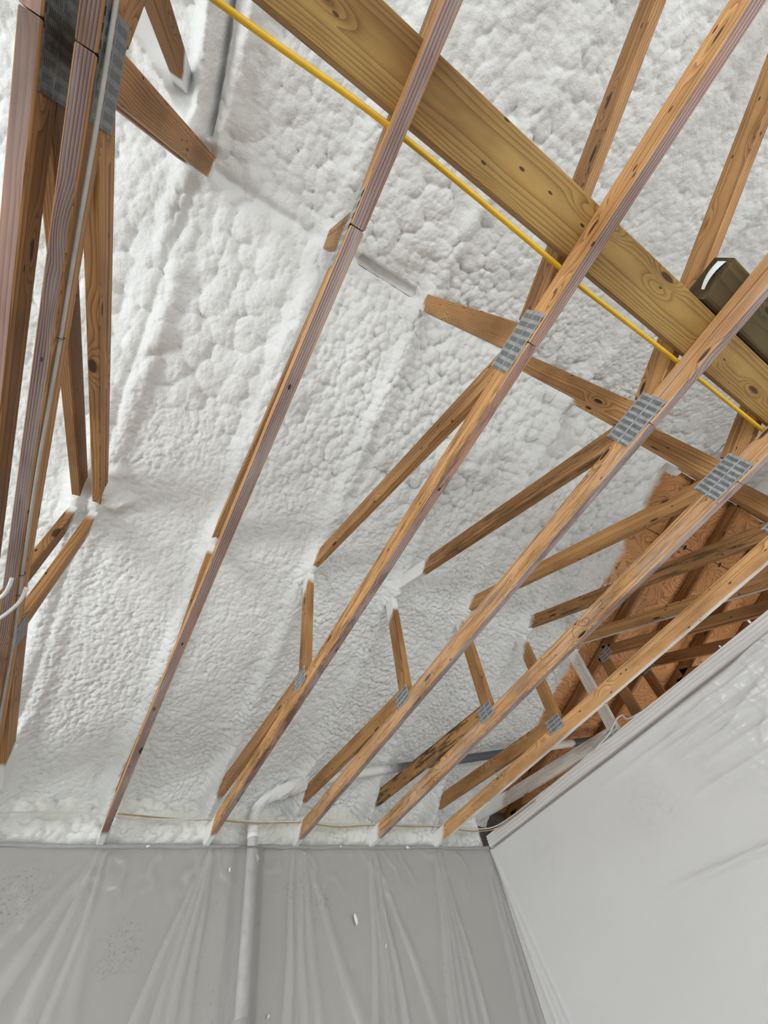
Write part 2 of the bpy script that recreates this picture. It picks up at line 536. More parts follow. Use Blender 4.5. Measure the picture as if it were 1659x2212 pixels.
def member(name, parent, xc, a, b, clips=(), thick=W, depth=DP, mats=None, bottom=None, tone=0.5, mould=0.0,
           pale=0.0, os=(0.0, 0.0), seed=None, cham=0.003, pith=None, bow=0.0, cuts=1, axis='x'):
    """a stick of lumber: axis a-b in the (y,z) plane (or (x,z)/(x,y) via axis), thickness across it"""
    seed = random.random() * 90 if seed is None else seed
    rs = random.Random(seed)
    ax = np.array(a, float)
    d = np.array(b, float) - ax
    L = np.linalg.norm(d)
    d /= L
    n = np.array((-d[1], d[0]))
    if n[1] < 0 or (abs(n[1]) < 1e-6 and n[0] < 0):
        n = -n
    h = depth / 2
    poly = [tuple(ax + d * t + n * s) for t, s in ((0, -h), (L, -h), (L, h), (0, h))]
    if cuts > 1:
        low = [tuple(ax + d * L * i / cuts - n * h) for i in range(cuts + 1)]
        up = [tuple(ax + d * L * i / cuts + n * h) for i in reversed(range(cuts + 1))]
        poly = low + up
    for cn, cd in clips:
        poly = clip(poly, cn, cd)
    poly = [p for i, p in enumerate(poly) if math.dist(p, poly[i - 1]) > 1e-4]
    area2 = sum(poly[i - 1][0] * p[1] - p[0] * poly[i - 1][1] for i, p in enumerate(poly))
    if area2 < 0:
        poly = poly[::-1]
    k = len(poly)
    cen = np.mean(poly, axis=0)
    # inset by the chamfer
    ins = []
    for i, p in enumerate(poly):
        p0, p1, p2 = np.array(poly[i - 1]), np.array(p), np.array(poly[(i + 1) % k])
        e1, e2 = (p1 - p0) / np.linalg.norm(p1 - p0), (p2 - p1) / np.linalg.norm(p2 - p1)
        n1, n2 = np.array((-e1[1], e1[0])), np.array((-e2[1], e2[0]))
        bis = n1 + n2
        bis = bis / max(0.25, 1 + n1 @ n2)
        ins.append(p1 + bis * cham)
    hw = thick / 2
    rings = [(-hw, ins), (-hw + cham, poly), (hw - cham, poly), (hw, ins)]
    pv = rs.uniform(-0.5, 0.5) * depth if pith is None else pith[0]
    pw = rs.choice((-1, 1)) * rs.uniform(0.4, 1.6) * thick if pith is None else pith[1]
    verts, gc = [], []
    for xo, ring in rings:
        for p in ring:
            p = np.array(p)
            t = float((p - ax) @ d)
            s = float((p - ax) @ n)
            bx = bow * math.sin(math.pi * min(max(t / L, 0), 1))
            if axis == 'x':
                verts.append((xc + xo + bx, p[0], p[1]))
            elif axis == 'y':
                verts.append((p[0], xc - xo, p[1]))
            else:
                verts.append((p[0], p[1], xc + xo))
            gc.append((t, s + pv, xo + pw))
    faces, midx = [tuple(reversed(range(k)))], [0]
    for r in range(3):
        for i in range(k):
            j = (i + 1) % k
            faces.append((r * k + i, r * k + j, (r + 1) * k + j, (r + 1) * k + i))
            e = np.array(poly[j]) - np.array(poly[i])
            e = e / (np.linalg.norm(e) + 1e-9)
            dn = abs(e @ d) > 0.95 and (((np.array(poly[i]) + np.array(poly[j])) / 2 - ax) @ n) < 0
            midx.append(1 if (bottom and dn and r == 1) else 0)
    faces.append(tuple(range(3 * k, 4 * k)))
    midx.append(0)
    if axis == 'x':
        pass
    nv = len(verts)
    base = mats or M_PINE
    ms = [base, bottom] if bottom else [base]
    sd = np.tile((rs.uniform(0, 40), rs.uniform(0, 40), rs.uniform(0, 40)), (nv, 1))
    osd = np.tile((os[0] if os[0] else -9.0, L - os[1] if os[1] else 99.0, 0), (nv, 1))
    pm = np.tile((tone, mould, pale), (nv, 1))
    o = mesh_obj(name, verts, faces, ms, parent, midx=midx,
                 attrs={'gc': ('FLOAT_VECTOR', gc), 'sd': ('FLOAT_VECTOR', sd), 'os': ('FLOAT_VECTOR', osd), 'pm': ('FLOAT_VECTOR', pm)})
    bm = bmesh.new()
    bm.from_mesh(o.data)
    bmesh.ops.recalc_face_normals(bm, faces=bm.faces)
    bm.to_mesh(o.data)
    bm.free()
    return o


def plate(parent, x, y0, y1, z0, z1, side, mat=None, turn=False, skew=0.0):
    """toothed truss plate, long along y; side -1 faces the left"""
    t = 0.0016
    ny, nz = 9, 5
    v, gc = [], []
    su = random.random()
    for lay in (0, 1):
        for i in range(ny):
            for j in range(nz):
                y = y0 + (y1 - y0) * i / (ny - 1)
                z = z0 + (z1 - z0) * j / (nz - 1) + skew * (i / (ny - 1) - 0.5)
                rip = 0.0006 * math.sin(i * 2.1 + j * 1.3)
                v.append((x + side * (0.0004 + (t + rip) * lay), y, z))
                gc.append((y - y0, z - z0, su) if not turn else (z - z0, y - y0, su))
    f = []
    N = ny * nz
    for i in range(ny - 1):
        for j in range(nz - 1):
            a = i * nz + j
            f.append((a, a + 1, a + nz + 1, a + nz))
            f.append((N + a, N + a + nz, N + a + nz + 1, N + a + 1))
    for i in range(ny - 1):
        for j in (0, nz - 1):
            a = i * nz + j
            f.append((a, a + nz, N + a + nz, N + a))
    for j in range(nz - 1):
        for i in (0, ny - 1):
            a = i * nz + j
            f.append((a, a + 1, N + a + 1, N + a))
    o = mesh_obj('connector_plate', v, f, mat or M_PLATE, parent, attrs={'gc': ('FLOAT_VECTOR', gc)})
    bm = bmesh.new()
    bm.from_mesh(o.data)
    bmesh.ops.recalc_face_normals(bm, faces=bm.faces)
    bm.to_mesh(o.data)
    bm.free()
    return o


def spline(pts, n):
    P = np.array(pts, float)
    if len(P) < 3:
        t = np.linspace(0, 1, n)[:, None]
        return P[0] * (1 - t) + P[-1] * t
    out = []
    seg = max(2, n // (len(P) - 1))
    for i in range(len(P) - 1):
        p0, p1, p2, p3 = P[max(i - 1, 0)], P[i], P[i + 1], P[min(i + 2, len(P) - 1)]
        for t in np.linspace(0, 1, seg, endpoint=False):
            out.append(0.5 * (2 * p1 + (p2 - p0) * t + (2 * p0 - 5 * p1 + 4 * p2 - p3) * t * t + (3 * p1 - p0 - 3 * p2 + p3) * t ** 3))
    out.append(P[-1])
    return np.array(out)


def tube(name, pts, r, mat, parent=None, n=40, sides=10, flat=1.0):
    C = spline(pts, n)
    rad = r if hasattr(r, '__len__') else None
    v, f = [], []
    prev = None
    for i, c in enumerate(C):
        tan = C[min(i + 1, len(C) - 1)] - C[max(i - 1, 0)]
        tan /= np.linalg.norm(tan)
        up = np.array((0, 0, 1.0)) if abs(tan[2]) < 0.9 else np.array((0, 1.0, 0))
        if prev is not None:
            up = prev
        s = np.cross(tan, up)
        s /= np.linalg.norm(s)
        up = np.cross(s, tan)
        prev = up
        ri = r if rad is None else np.interp(i / (len(C) - 1), np.linspace(0, 1, len(rad)), rad)
        for j in range(sides):
            a = 2 * math.pi * j / sides
            v.append(tuple(c + s * math.cos(a) * ri + up * math.sin(a) * ri * flat))
    for i in range(len(C) - 1):
        for j in range(sides):
            f.append((i * sides + j, i * sides + (j + 1) % sides, (i + 1) * sides + (j + 1) % sides, (i + 1) * sides + j))
    f.append(tuple(reversed(range(sides))))
    f.append(tuple(range((len(C) - 1) * sides, len(C) * sides)))
    return mesh_obj(name, v, f, mat, parent, smooth=True)


# ------------------------------------------------------------------ numpy noise for the foam
def hash2(ix, iy, s):
    h = (ix.astype(np.int64) * 374761393 + iy.astype(np.int64) * 668265263 + s * 974711) & 0x7fffffff
    h = ((h ^ (h >> 13)) * 1274126177) & 0x7fffffff
    h = h ^ (h >> 16)
    return (h & 0xffff) / 65535.0


def vnoise(x, y, s):
    ix, iy = np.floor(x), np.floor(y)
    fx, fy = x - ix, y - iy
    fx, fy = fx * fx * (3 - 2 * fx), fy * fy * (3 - 2 * fy)
    a, b = hash2(ix, iy, s), hash2(ix + 1, iy, s)
    c, d = hash2(ix, iy + 1, s), hash2(ix + 1, iy + 1, s)
    return (a * (1 - fx) + b * fx) * (1 - fy) + (c * (1 - fx) + d * fx) * fy


def fbm(x, y, s, o=3):
    r, a, t = 0, 0.5, 0
    for i in range(o):
        r = r + a * vnoise(x * 2 ** i, y * 2 ** i, s + i)
        t += a
        a *= 0.5
    return r / t


def lumps(x, y, s):
    """popcorn of overlapping round domes that meet in creases, 0..1"""
    ix, iy = np.floor(x), np.floor(y)
    best = np.zeros(x.shape)
    for dx in (-1, 0, 1):
        for dy in (-1, 0, 1):
            cx, cy = ix + dx, iy + dy
            px = cx + 0.12 + 0.76 * hash2(cx, cy, s)
            py = cy + 0.12 + 0.76 * hash2(cx, cy, s + 57)
            rad = 0.62 + 0.34 * hash2(cx, cy, s + 91)
            q = 1 - ((px - x) ** 2 + (py - y) ** 2) / rad ** 2
            best = np.maximum(best, np.sqrt(np.maximum(q, 0)) * rad)
    return best


def seg_dist(x, y, p, q):
    px, py = p
    dx, dy = q[0] - px, q[1] - py
    t = np.clip(((x - px) * dx + (y - py) * dy) / (dx * dx + dy * dy), 0, 1)
    return np.hypot(x - px - t * dx, y - py - t * dy)


def sstep(a, b, v):
    t = np.clip((v - a) / (b - a), 0, 1)
    return t * t * (3 - 2 * t)


TRUSS_X = [-1.13, XT(2), XT(3), XT(4), XT(5), XT(6)]


def foam_depth(x, y):
    """how far the foam skin hangs below the rafter plane (metres, + is into the room)"""
    wx = x + 0.035 * (fbm(x * 9, y * 9, 5) - 0.5)
    wy = y + 0.035 * (fbm(x * 9 + 31, y * 9, 9) - 0.5)
    # lump size: large near the ridge and behind it, small towards the eaves
    low = sstep(0.75, 1.45, y + 0.5 * (fbm(x * 1.6, y * 1.6, 77) - 0.5))
    rear = sstep(-0.2, -0.5, y)
    rs = sstep(0.9, 1.4, x) * rear                                   # finer wrinkles at the right of the rear slope
    wx = wx + 0.010 * (fbm(x * 45, y * 45, 6) - 0.5)
    wy = wy + 0.010 * (fbm(x * 45 + 5, y * 45, 7) - 0.5)
    big = lumps(wx / 0.085, wy / 0.094, 1)
    mid = lumps(wx / 0.047 + 7, wy / 0.051, 2)
    sml = lumps(wx / 0.028 + 5, wy / 0.031, 8)
    fin = lumps(wx / 0.0165 + 3, wy / 0.018, 3)
    wa = (1 - low) * (1 - 0.80 * rs) * (1 - 0.30 * rear)
    pa = sstep(0.40, 0.58, fbm(x * 2.0, y * 2.0, 41))
    pb = sstep(0.40, 0.60, fbm(x * 2.7 + 8, y * 2.7, 44))
    h = wa * (0.038 * big * pa + 0.027 * mid * (1 - 0.75 * pa)) + (1 - wa) * (0.0145 * sml * (0.45 + 0.55 * pb) + 0.009 * mid * (1 - pb)) + 0.0055 * fin * (0.45 + 0.55 * pb + 0.75 * low) + 0.004 * sml * wa
    h -= 0.020 * wa + 0.004
    h += 0.022 * (fbm(x * 2.6, y * 2.6, 21) - 0.5) + 0.016 * (fbm(x * 6, y * 6, 22) - 0.5)
    h *= 1 + 0.85 * sstep(0.0, 1.3, x) * (1 - rear)
    # rafters: foam bulges along each of them, sunken bays between
    rid = np.zeros_like(x)
    for i, tx in enumerate(TRUSS_X + [-0.493, -0.583]):
        wig = 0.03 * (fbm(y * 3 + i * 13, y * 0 + i, 60) - 0.5)
        amp = 0.30 + 1.25 * (fbm(y * 1.7 + i * 5, y * 0 + 3.3 * i, 61) - 0.25)
        rid = np.maximum(rid, np.clip(amp, 0, 1.3) * np.exp(-np.abs((x - tx - wig) / 0.05) ** 2.6))
    h += -0.034 + 0.046 * rid
    # foot of the slope: thick rolls where the foam meets the eave wall
    h += 0.05 * sstep(2.95, 3.35, y) * (0.4 + 0.8 * fbm(x * 7, y * 3, 33))
    for i, tx in enumerate(TRUSS_X[1:] + [-0.493]):
        wv = 0.03 * (fbm(y * 5 + i * 7, y * 0 + i, 64) - 0.5)
        h += 0.100 * sstep(2.70, 3.22, y) * np.exp(-np.abs((x - tx + 0.028 - wv) / 0.052) ** 2.4)
    # king posts and panel points: fillets around the lumber
    for tx in TRUSS_X[1:7] + [-0.493, -0.583]:
        h += 0.055 * np.exp(-(((x - tx) / 0.055) ** 2 + ((y - 1.5) / 0.085) ** 2))
        h += 0.035 * np.exp(-(((x - tx) / 0.06) ** 2 + ((y - YS) / 0.075) ** 2))
    # ridge crease
    h -= 0.018 * np.exp(-((y - YS - 0.03 * (fbm(x * 8, x * 0, 71) - 0.5)) / 0.02) ** 2)
    # knobbly blob at the paired trusses
    for bx, by, br, bh in ((-0.47, 1.43, 0.05, 0.05), (-0.41, 1.50, 0.045, 0.055), (-0.37, 1.47, 0.03, 0.045), (-0.45, 1.35, 0.035, 0.04), (-0.6, 1.42, 0.06, 0.035)):
        h += bh * np.exp(-(((x - bx) ** 2 + (y - by) ** 2) / br ** 2) ** 1.5)
    # foam-covered braces on the rear slope beside the paired trusses
    h += 0.11 * np.exp(-(seg_dist(x, y, (-0.85, -0.39), (-0.585, -0.215)) / 0.040) ** 2)
    h += 0.075 * np.exp(-(seg_dist(x, y, (-0.62, -0.80), (-0.565, -0.215)) / 0.033) ** 2)
    h += 0.05 * np.exp(-(seg_dist(x, y, (-0.455, -0.80), (-0.465, -0.22)) / 0.045) ** 2)
    slot = seg_dist(x, y, (-0.545, -0.80), (-0.517, -0.225))
    h -= 0.10 * sstep(0.013, 0.006, slot)
    # open groove under the ridge between the second and third truss
    groove = seg_dist(x, y, (0.30, YS - 0.012), (0.63, YS - 0.012))
    h -= 0.045 * sstep(0.026, 0.016, groove)
    # taper to the bare deck at the right
    shift = 0.16 * sstep(1.0, 2.3, y)
    edge = sstep(3.155, 3.105, x - shift + 0.10 * (fbm(x * 5, y * 5, 91) - 0.5))
    front = sstep(-0.12, -0.02, y)
    e = 1 - front * (1 - edge)
    return h * (0.3 + 0.7 * e) - 0.088 * (1 - e)


def foam_grid(name, x0, x1, y0, y1, step, parent=None):
    xs = np.arange(x0, x1 + step / 2, step)
    ys = np.arange(y0, y1 + step / 2, step)
    X, Y = np.meshgrid(xs, ys, indexing='ij')
    h = foam_depth(X, Y)
    zr = np.where(Y > YS, 2.0438 - SL * (Y - 1.5443), ZRIDGE + SL * (Y - YS))
    sgn = np.where(Y > YS, -1.0, 1.0) * np.clip(np.abs(Y - YS) / 0.05, 0, 1)
    k = 1 / math.sqrt(1 + SL * SL)
    P = np.stack([X, Y + h * k * SL * sgn, zr - h * k], -1)
    return grid_obj(name, P, M_FOAM, parent, flip=True)


# ------------------------------------------------------------------ the setting
foam = foam_grid('ceiling', -1.75, 3.38, -2.0, 3.44, 0.0062)
tag(foam, 'white spray foam insulation covering the underside of the roof slopes', 'ceiling', kind='structure')
foam2 = foam_grid('ceiling', 3.385, 5.4, -0.9, -0.085, 0.012)
tag(foam2, 'strip of white foam on the rear slope beyond the bare plywood', 'ceiling', kind='structure')


def slab(name, x0, x1, mat, off, th):
    v, f = [], []
    rows = []
    for y in (-3.9, YS, 3.75):
        z = (ZRIDGE + SL * (y - YS)) if y < YS else roof(y + 1e-9) if y > YS else ZRIDGE
        rows.append((y, z + off))
    for (y, z) in rows:
        v += [(x0, y, z), (x1, y, z), (x0, y, z + th), (x1, y, z + th)]
    for i in (0, 1):
        a, b = i * 4, i * 4 + 4
        f += [(a, b, b + 1, a + 1), (a + 2, a + 3, b + 3, b + 2), (a, a + 2, b + 2, b), (a + 1, b + 1, b + 3, a + 3)]
    f += [(0, 1, 3, 2), (8, 10, 11, 9)]
    return mesh_obj(name, v, f, mat)


deck = slab('ceiling_deck', -6.2, 7.2, M_PLY, 0.0935, 0.02)
tag(deck, 'bare reddish plywood roof deck at right beyond the foam', 'roof deck', kind='structure')

floor = box('floor', (-6.2, -3.8, FLOOR - 0.1), (7.2, 3.7, FLOOR), M_FLOOR)
tag(floor, 'grey concrete floor below the picture', 'floor', kind='structure')
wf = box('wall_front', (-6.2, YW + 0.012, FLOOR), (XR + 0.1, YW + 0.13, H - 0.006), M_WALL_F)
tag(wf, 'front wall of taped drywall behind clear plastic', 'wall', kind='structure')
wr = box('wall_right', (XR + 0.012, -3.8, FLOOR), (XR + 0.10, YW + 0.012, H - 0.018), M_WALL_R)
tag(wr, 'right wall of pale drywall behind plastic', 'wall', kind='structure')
wo = box('wall_gable', (7.0, -3.8, FLOOR), (7.1, 3.7, 2.2), M_WALL_R)
tag(wo, 'far wall of the next room', 'wall', kind='structure')

# eave wall: lumpy foam between the wall plate and the roof foam
xs = np.arange(-1.75, XR + 0.03, 0.008)
zs = np.arange(H - 0.004, 1.60, 0.008)
X, Zg = np.meshgrid(xs, zs, indexing='ij')
wx = X + 0.04 * (fbm(X * 8, Zg * 8, 15) - 0.5)
wz = Zg + 0.04 * (fbm(X * 8 + 9, Zg * 8, 16) - 0.5)
hh = 0.055 * lumps(wx / 0.105, wz / 0.085, 4) * fbm(X * 3, Zg * 3, 19) * 1.5 + 0.024 * lumps(wx / 0.042, wz / 0.03, 5) + 0.004 * lumps(wx / 0.018, wz / 0.018, 6)
hh += 0.05 * (fbm(X * 3.2, Zg * 3.2, 17) - 0.5)
for i, tx in enumerate(TRUSS_X[1:7]):
    hh += 0.05 * np.exp(-((X - tx - 0.03) / 0.045) ** 2) * (0.5 + fbm(Zg * 9 + i, Zg * 0, 18))
hh = hh * sstep(H - 0.01, H + 0.06, Zg) * sstep(XR + 0.03, XR - 0.05, X)
hh -= 0.035 * np.exp(-(((X - 1.05) / 0.14) ** 2 + ((Zg - 1.36) / 0.11) ** 2))
P = np.stack([X, YW + 0.10 - hh * 1.45 + 0.0 * Zg, Zg], -1)
eave = grid_obj('wall_eave', P, M_FOAM_Y)
tag(eave, 'lumpy yellowish foam closing the eave above the front wall', 'foam', kind='structure')

# dark membrane closing the eave of the next room
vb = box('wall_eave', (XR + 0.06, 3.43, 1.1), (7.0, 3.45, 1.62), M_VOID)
tag(vb, 'dark eave blocking beyond the right wall corner', 'wall', kind='structure')


# ------------------------------------------------------------------ trusses
BC_TOP = H + DP
C_UP = ((0.0, 1.0), BC_TOP + 0.0006)
KH = DP / 2


def line_clip(a, b, off, sign):
    """half plane beside the line a-b, offset by off; sign +1 keeps the +normal side"""
    d = np.array(b, float) - np.array(a, float)
    d /= np.linalg.norm(d)
    n = np.array((-d[1], d[0])) * sign
    return (tuple(n), float(n @ np.array(a)) + off)


ST0, ST1 = (1.675, 1.29), (1.590, 2.05)


def truss(x, label, look, rear=True):
    g = lambda k, dflt: look.get(k, dflt)
    seed = g('seed', 1.0)
    t = empty('roof_truss', (x, YW - 0.05, H), label, 'roof truss', 'roof trusses overhead')
    inv = Matrix.Translation((-x, -(YW - 0.05), -H))

    def fix(o):
        o.data.transform(inv)
        return o
    bot = g('bottom', M_WEATHER)
    tone, mould, pale = g('tone', 0.5), g('mould', 0.0), g('pale', 0.0)
    yend = g('yend', YW + 0.055)
    pt = g('pith', None)
    fix(member('bottom_chord', t, x, (YS + 0.0012, H + KH), (yend, H + KH), mats=g('side', M_PINE), bottom=bot, tone=tone + 0.12, mould=mould, pale=pale,
               os=(0, g('end_os', 0.24)), seed=seed, cuts=12, bow=g('bow', 0.0), pith=pt))
    fix(member('bottom_chord', t, x, (-3.3, H + KH), (YS - 0.0012, H + KH), mats=g('side', M_PINE), bottom=g('bottom_rear', bot), tone=tone + 0.1, mould=mould * 0.3,
               pale=pale, seed=seed + 1, cuts=2, pith=g('pith_rear', None)))
    wt = g('web_tone', tone)
    zk = ZRIDGE + 0.03
    fix(member('king_post', t, x, (YS, H), (YS, zk), clips=[C_UP], tone=g('king_tone', wt), mould=g('king_mould', 0.0), os=(0, g('king_os', 0.12)), seed=seed + 2,
               mats=g('king_mat', M_PINE)))
    w0, w1 = (-0.05, 1.3215), (1.56, 2.078)
    fix(member('diagonal_web', t, x, w0, w1, clips=[C_UP, ((1.0, 0.0), YS + KH + 0.0006), line_clip(ST0, ST1, KH + 0.0006, 1)], tone=g('diag_tone', wt), mould=g('diag_mould', 0.0),
               os=(0, g('diag_os', 0.16)), seed=seed + 3, mats=g('diag_mat', M_PINE), bottom=g('diag_bottom', None)))
    r0, r1 = (-0.19, 1.3365), (-1.95, 2.1637)
    fix(member('diagonal_web', t, x, r0, r1, clips=[C_UP, ((-1.0, 0.0), -(YS - KH - 0.0006))], tone=g('rear_tone', wt), mould=g('rear_mould', 0.15), os=(0, 0.1), seed=seed + 4))
    fix(member('strut', t, x, ST0, ST1, clips=[C_UP], tone=g('strut_tone', wt), mould=g('strut_mould', 0.1), os=(0, g('strut_os', 0.16)), seed=seed + 5, mats=g('strut_mat', M_PINE)))
    h0, h1 = (1.60, 1.326), (3.36, 1.502)
    fix(member('heel_web', t, x, h0, h1, clips=[C_UP, line_clip(ST0, ST1, KH + 0.0006, -1)], tone=g('heel_tone', wt), mould=g('heel_mould', 0.1), os=(0, g('heel_os', 0.32)), seed=seed + 6,
               mats=g('heel_mat', M_PINE)))
    if g('top', False):
        c = math.cos(math.atan(SL))
        hh_ = DP / 2 * c
        yb = 3.60
        o = member('top_chord', t, x, (YS, ZRIDGE + hh_), (yb, roof(yb) + hh_), clips=[((1.0, 0.0), YS + 0.001)], tone=g('top_tone', 0.25), mould=0.1, os=(0, g('top_os', 0)), seed=seed + 7)
        fix(o)
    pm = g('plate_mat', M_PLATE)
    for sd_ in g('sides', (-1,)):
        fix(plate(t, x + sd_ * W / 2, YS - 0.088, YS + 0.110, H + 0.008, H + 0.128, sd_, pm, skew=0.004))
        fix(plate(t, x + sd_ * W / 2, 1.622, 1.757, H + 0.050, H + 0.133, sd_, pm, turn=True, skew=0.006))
        if g('top_plate', False):
            fix(plate(t, x + sd_ * W / 2, 1.48, 1.62, 1.99, 2.08, sd_, pm, turn=True, skew=-0.03))
    return t


t1a = truss(-0.583, 'outermost wooden truss of the close pair at the left edge, with a pinkish underside', dict(seed=3, bottom=M_PINK, tone=0.05, sides=(1,), web_tone=0.2, pith=(0.0, 0.06), plate_mat=M_PLATE_D, diag_os=0.10, end_os=0.0))  # low tone here and below: shade on the pair's right faces put into the wood
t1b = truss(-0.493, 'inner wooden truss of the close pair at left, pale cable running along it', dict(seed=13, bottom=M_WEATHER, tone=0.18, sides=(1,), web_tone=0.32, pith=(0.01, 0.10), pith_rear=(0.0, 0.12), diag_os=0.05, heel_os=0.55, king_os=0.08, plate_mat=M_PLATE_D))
t2 = truss(XT(2), 'long wooden truss seen edge-on, showing almost only its purple-brown underside', dict(seed=25, bottom=M_WEATHER, tone=0.55, bow=-0.006, web_tone=0.4, pith=(0.02, 0.09), king_os=0.16))
t3 = truss(XT(3), 'wooden truss next right of the edge-on one, black streaks on its lower chord', dict(seed=37, tone=0.62, mould=0.55, bottom=M_WEATHER, bottom_rear=M_WEATHER, web_tone=0.45, diag_tone=0.5, rear_tone=0.3, king_tone=0.55, strut_tone=0.55, heel_tone=0.45))
t4 = truss(XT(4), 'second wooden truss right of the edge-on one, long foam-coated end on its diagonal', dict(seed=49, tone=0.66, mould=0.45, pale=0.15, bottom=M_WEATHER, web_tone=0.5, diag_tone=0.25, diag_mould=0.6, diag_os=0.42, strut_tone=0.5))
t5 = truss(XT(5), 'wooden truss with a dark resin-stained heel piece, third right of the edge-on truss', dict(seed=61, tone=0.68, mould=0.4, pale=0.22, bottom=M_WEATHER, web_tone=0.5, diag_tone=0.55, heel_mould=0.9, heel_tone=0.5))
t6 = truss(XT(6), 'last wooden truss before the right wall, with clean bright chord and moulded diagonal', dict(seed=73, tone=0.72, mould=0.12, pale=0.08, bottom=M_WHITED, web_tone=0.5, diag_tone=0.2, diag_mould=0.75, diag_os=0.18, strut_tone=0.42))
t7 = truss(XT(7), 'truss standing on top of the right wall, with white-coated heel piece and strut', dict(seed=85, tone=0.5, bottom=M_WHITED, heel_mat=M_WHITED, heel_os=0.45, strut_mat=M_WHITED, diag_bottom=M_WHITED, diag_tone=0.35, plate_mat=M_PLATE_W, diag_os=0.1, end_os=0.12, yend=YW - 0.004))
beyond = (('first truss in the roof space beyond the right wall, small plate at its panel point', 0.22),
          ('second truss in the roof space beyond the right wall, next to a sooty stain', 0.15),
          ('third truss in the roof space beyond the right wall', 0.25),
          ('farthest truss in the roof space beyond the right wall', 0.25))
for i, (lb, tn) in enumerate(beyond):
    truss(3.60 + 0.613 * i, lb, dict(seed=101 + 12 * i, tone=0.4, web_tone=tn, top=True, top_tone=0.2, diag_os=0, strut_os=0, king_os=0, heel_os=0, end_os=0, top_plate=i < 2, plate_mat=M_PLATE))

# ------------------------------------------------------------------ lumber lying on the chords
ZT = BC_TOP + 0.0008
pl = member('plank', None, 0, (-1.9, -0.4608), (3.05, -0.4262), thick=0.038, depth=0.142, mats=M_PLANK, tone=0.55, axis='z', pith=(0.012, 0.095), seed=5.5)
pl.location = (0, 0, ZT + 0.019)
tag(pl, 'wide yellow pine plank lying flat across the tops of the truss chords', 'plank')

tb = member('treated_timber', None, 0, (1.215, -0.585), (2.9, -0.575), thick=0.089, depth=0.135, mats=M_TREATED, tone=0.5, axis='z', seed=8.8, cham=0.006)
tb.location = (0, 0, ZT + 0.0445)
tag(tb, 'dark greenish treated timber with a paper tag, lying behind the yellow plank', 'timber')
tagpts = []
for i in range(9):
    u = i / 8
    cx, cy = 1.2125 - 0.022 * math.sin(u * 2.2) * 1.0, -0.640 + 0.10 * u
    cz = ZT + 0.040 - 0.030 * u + 0.0
    for wdt in (-1, 1):
        tagpts.append((cx, cy, cz + wdt * (0.016 - 0.010 * u)))
tf = [(2 * i, 2 * i + 1, 2 * i + 3, 2 * i + 2) for i in range(8)]
tg = mesh_obj('paper_tag', tagpts, tf, M_TAG, tb)
tg.modifiers.new('thickness', 'SOLIDIFY').thickness = 0.0008
tg['label'] = 'curled pale paper tag stapled to the timber end'
tg.location = (0, 0, -(ZT + 0.0445))

# brace end on the rear slope, top left
br = member('wood_brace', None, -0.655, (-0.455, 1.80), (-0.325, 2.56), thick=0.05, depth=0.075, tone=0.0, os=(0, 0.20), seed=9.1)
tag(br, 'dark brown brace end running into the foam at top left', 'brace')
# sooty smooth strip in the groove at the ridge
rs_ = box('ridge_board', (0.16, YS - 0.044, ZRIDGE + 0.046), (0.72, YS + 0.012, ZRIDGE + 0.066), M_DUST)
tag(rs_, 'smooth grey board edge showing in the foam groove at the ridge', 'board')

# ------------------------------------------------------------------ cables and pipes
tag(tube('yellow_cable', [(-1.0, -0.315, ZT + 0.0075), (-0.30, -0.333, ZT + 0.0075), (0.10, -0.350, ZT + 0.0075), (0.66, -0.342, ZT + 0.0075), (0.76, -0.336, ZT + 0.0075), (1.32, -0.340, ZT + 0.0075), (1.95, -0.338, ZT + 0.0075), (2.6, -0.335, ZT + 0.0075), (3.05, -0.334, ZT + 0.0075)], 0.0075, M_YELLOW, n=90),
    'taut yellow cable running along the edge of the wide plank', 'cable')
cx = -0.493 + W / 2 + 0.0065
wc = [(cx, -1.2, H + 0.022), (cx, -0.25, H + 0.03), (cx + 0.004, 0.0, H + 0.020), (cx, 0.27, H + 0.022), (cx, 0.47, H + 0.020), (cx, 0.84, H + 0.006), (cx, 1.3, H + 0.010), (cx + 0.002, 1.7, H + 0.02), (cx, 2.2, H + 0.012), (cx, 3.2, H + 0.03)]
wco = tube('white_cable', wc, 0.0048, M_CABLE_G, n=90)
tag(wco, 'pale cable stapled along the side of the paired trusses at left', 'cable')
for yy, zz in ((0.463, H + 0.0205), (1.30, H + 0.011), (1.40, H + 0.013)):
    st = [(cx - 0.0065, yy, zz + 0.009), (cx + 0.005, yy, zz + 0.008), (cx + 0.0075, yy, zz), (cx + 0.005, yy, zz - 0.008), (cx - 0.0065, yy, zz - 0.009)]
    tube('staple', st, 0.0012, M_BLACK, wco, n=16, sides=6)
# loose cable tails at the left edge
for pts, lb in (([(-0.478, 1.29, 1.205), (-0.490, 1.36, 1.190), (-0.545, 1.42, 1.172), (-0.64, 1.50, 1.16), (-0.9, 1.62, 1.15)], 'loose white cable tail curving off left under the paired trusses, upper one'),
                ([(-0.440, 1.33, 1.215), (-0.452, 1.40, 1.198), (-0.515, 1.50, 1.180), (-0.62, 1.575, 1.17), (-0.9, 1.70, 1.16)], 'loose white cable tail with a blunt end at left edge, lower one')):
    tag(tube('white_cable', pts, 0.0062, M_CABLE_W, n=40), lb, 'cable', 'loose cable tails')

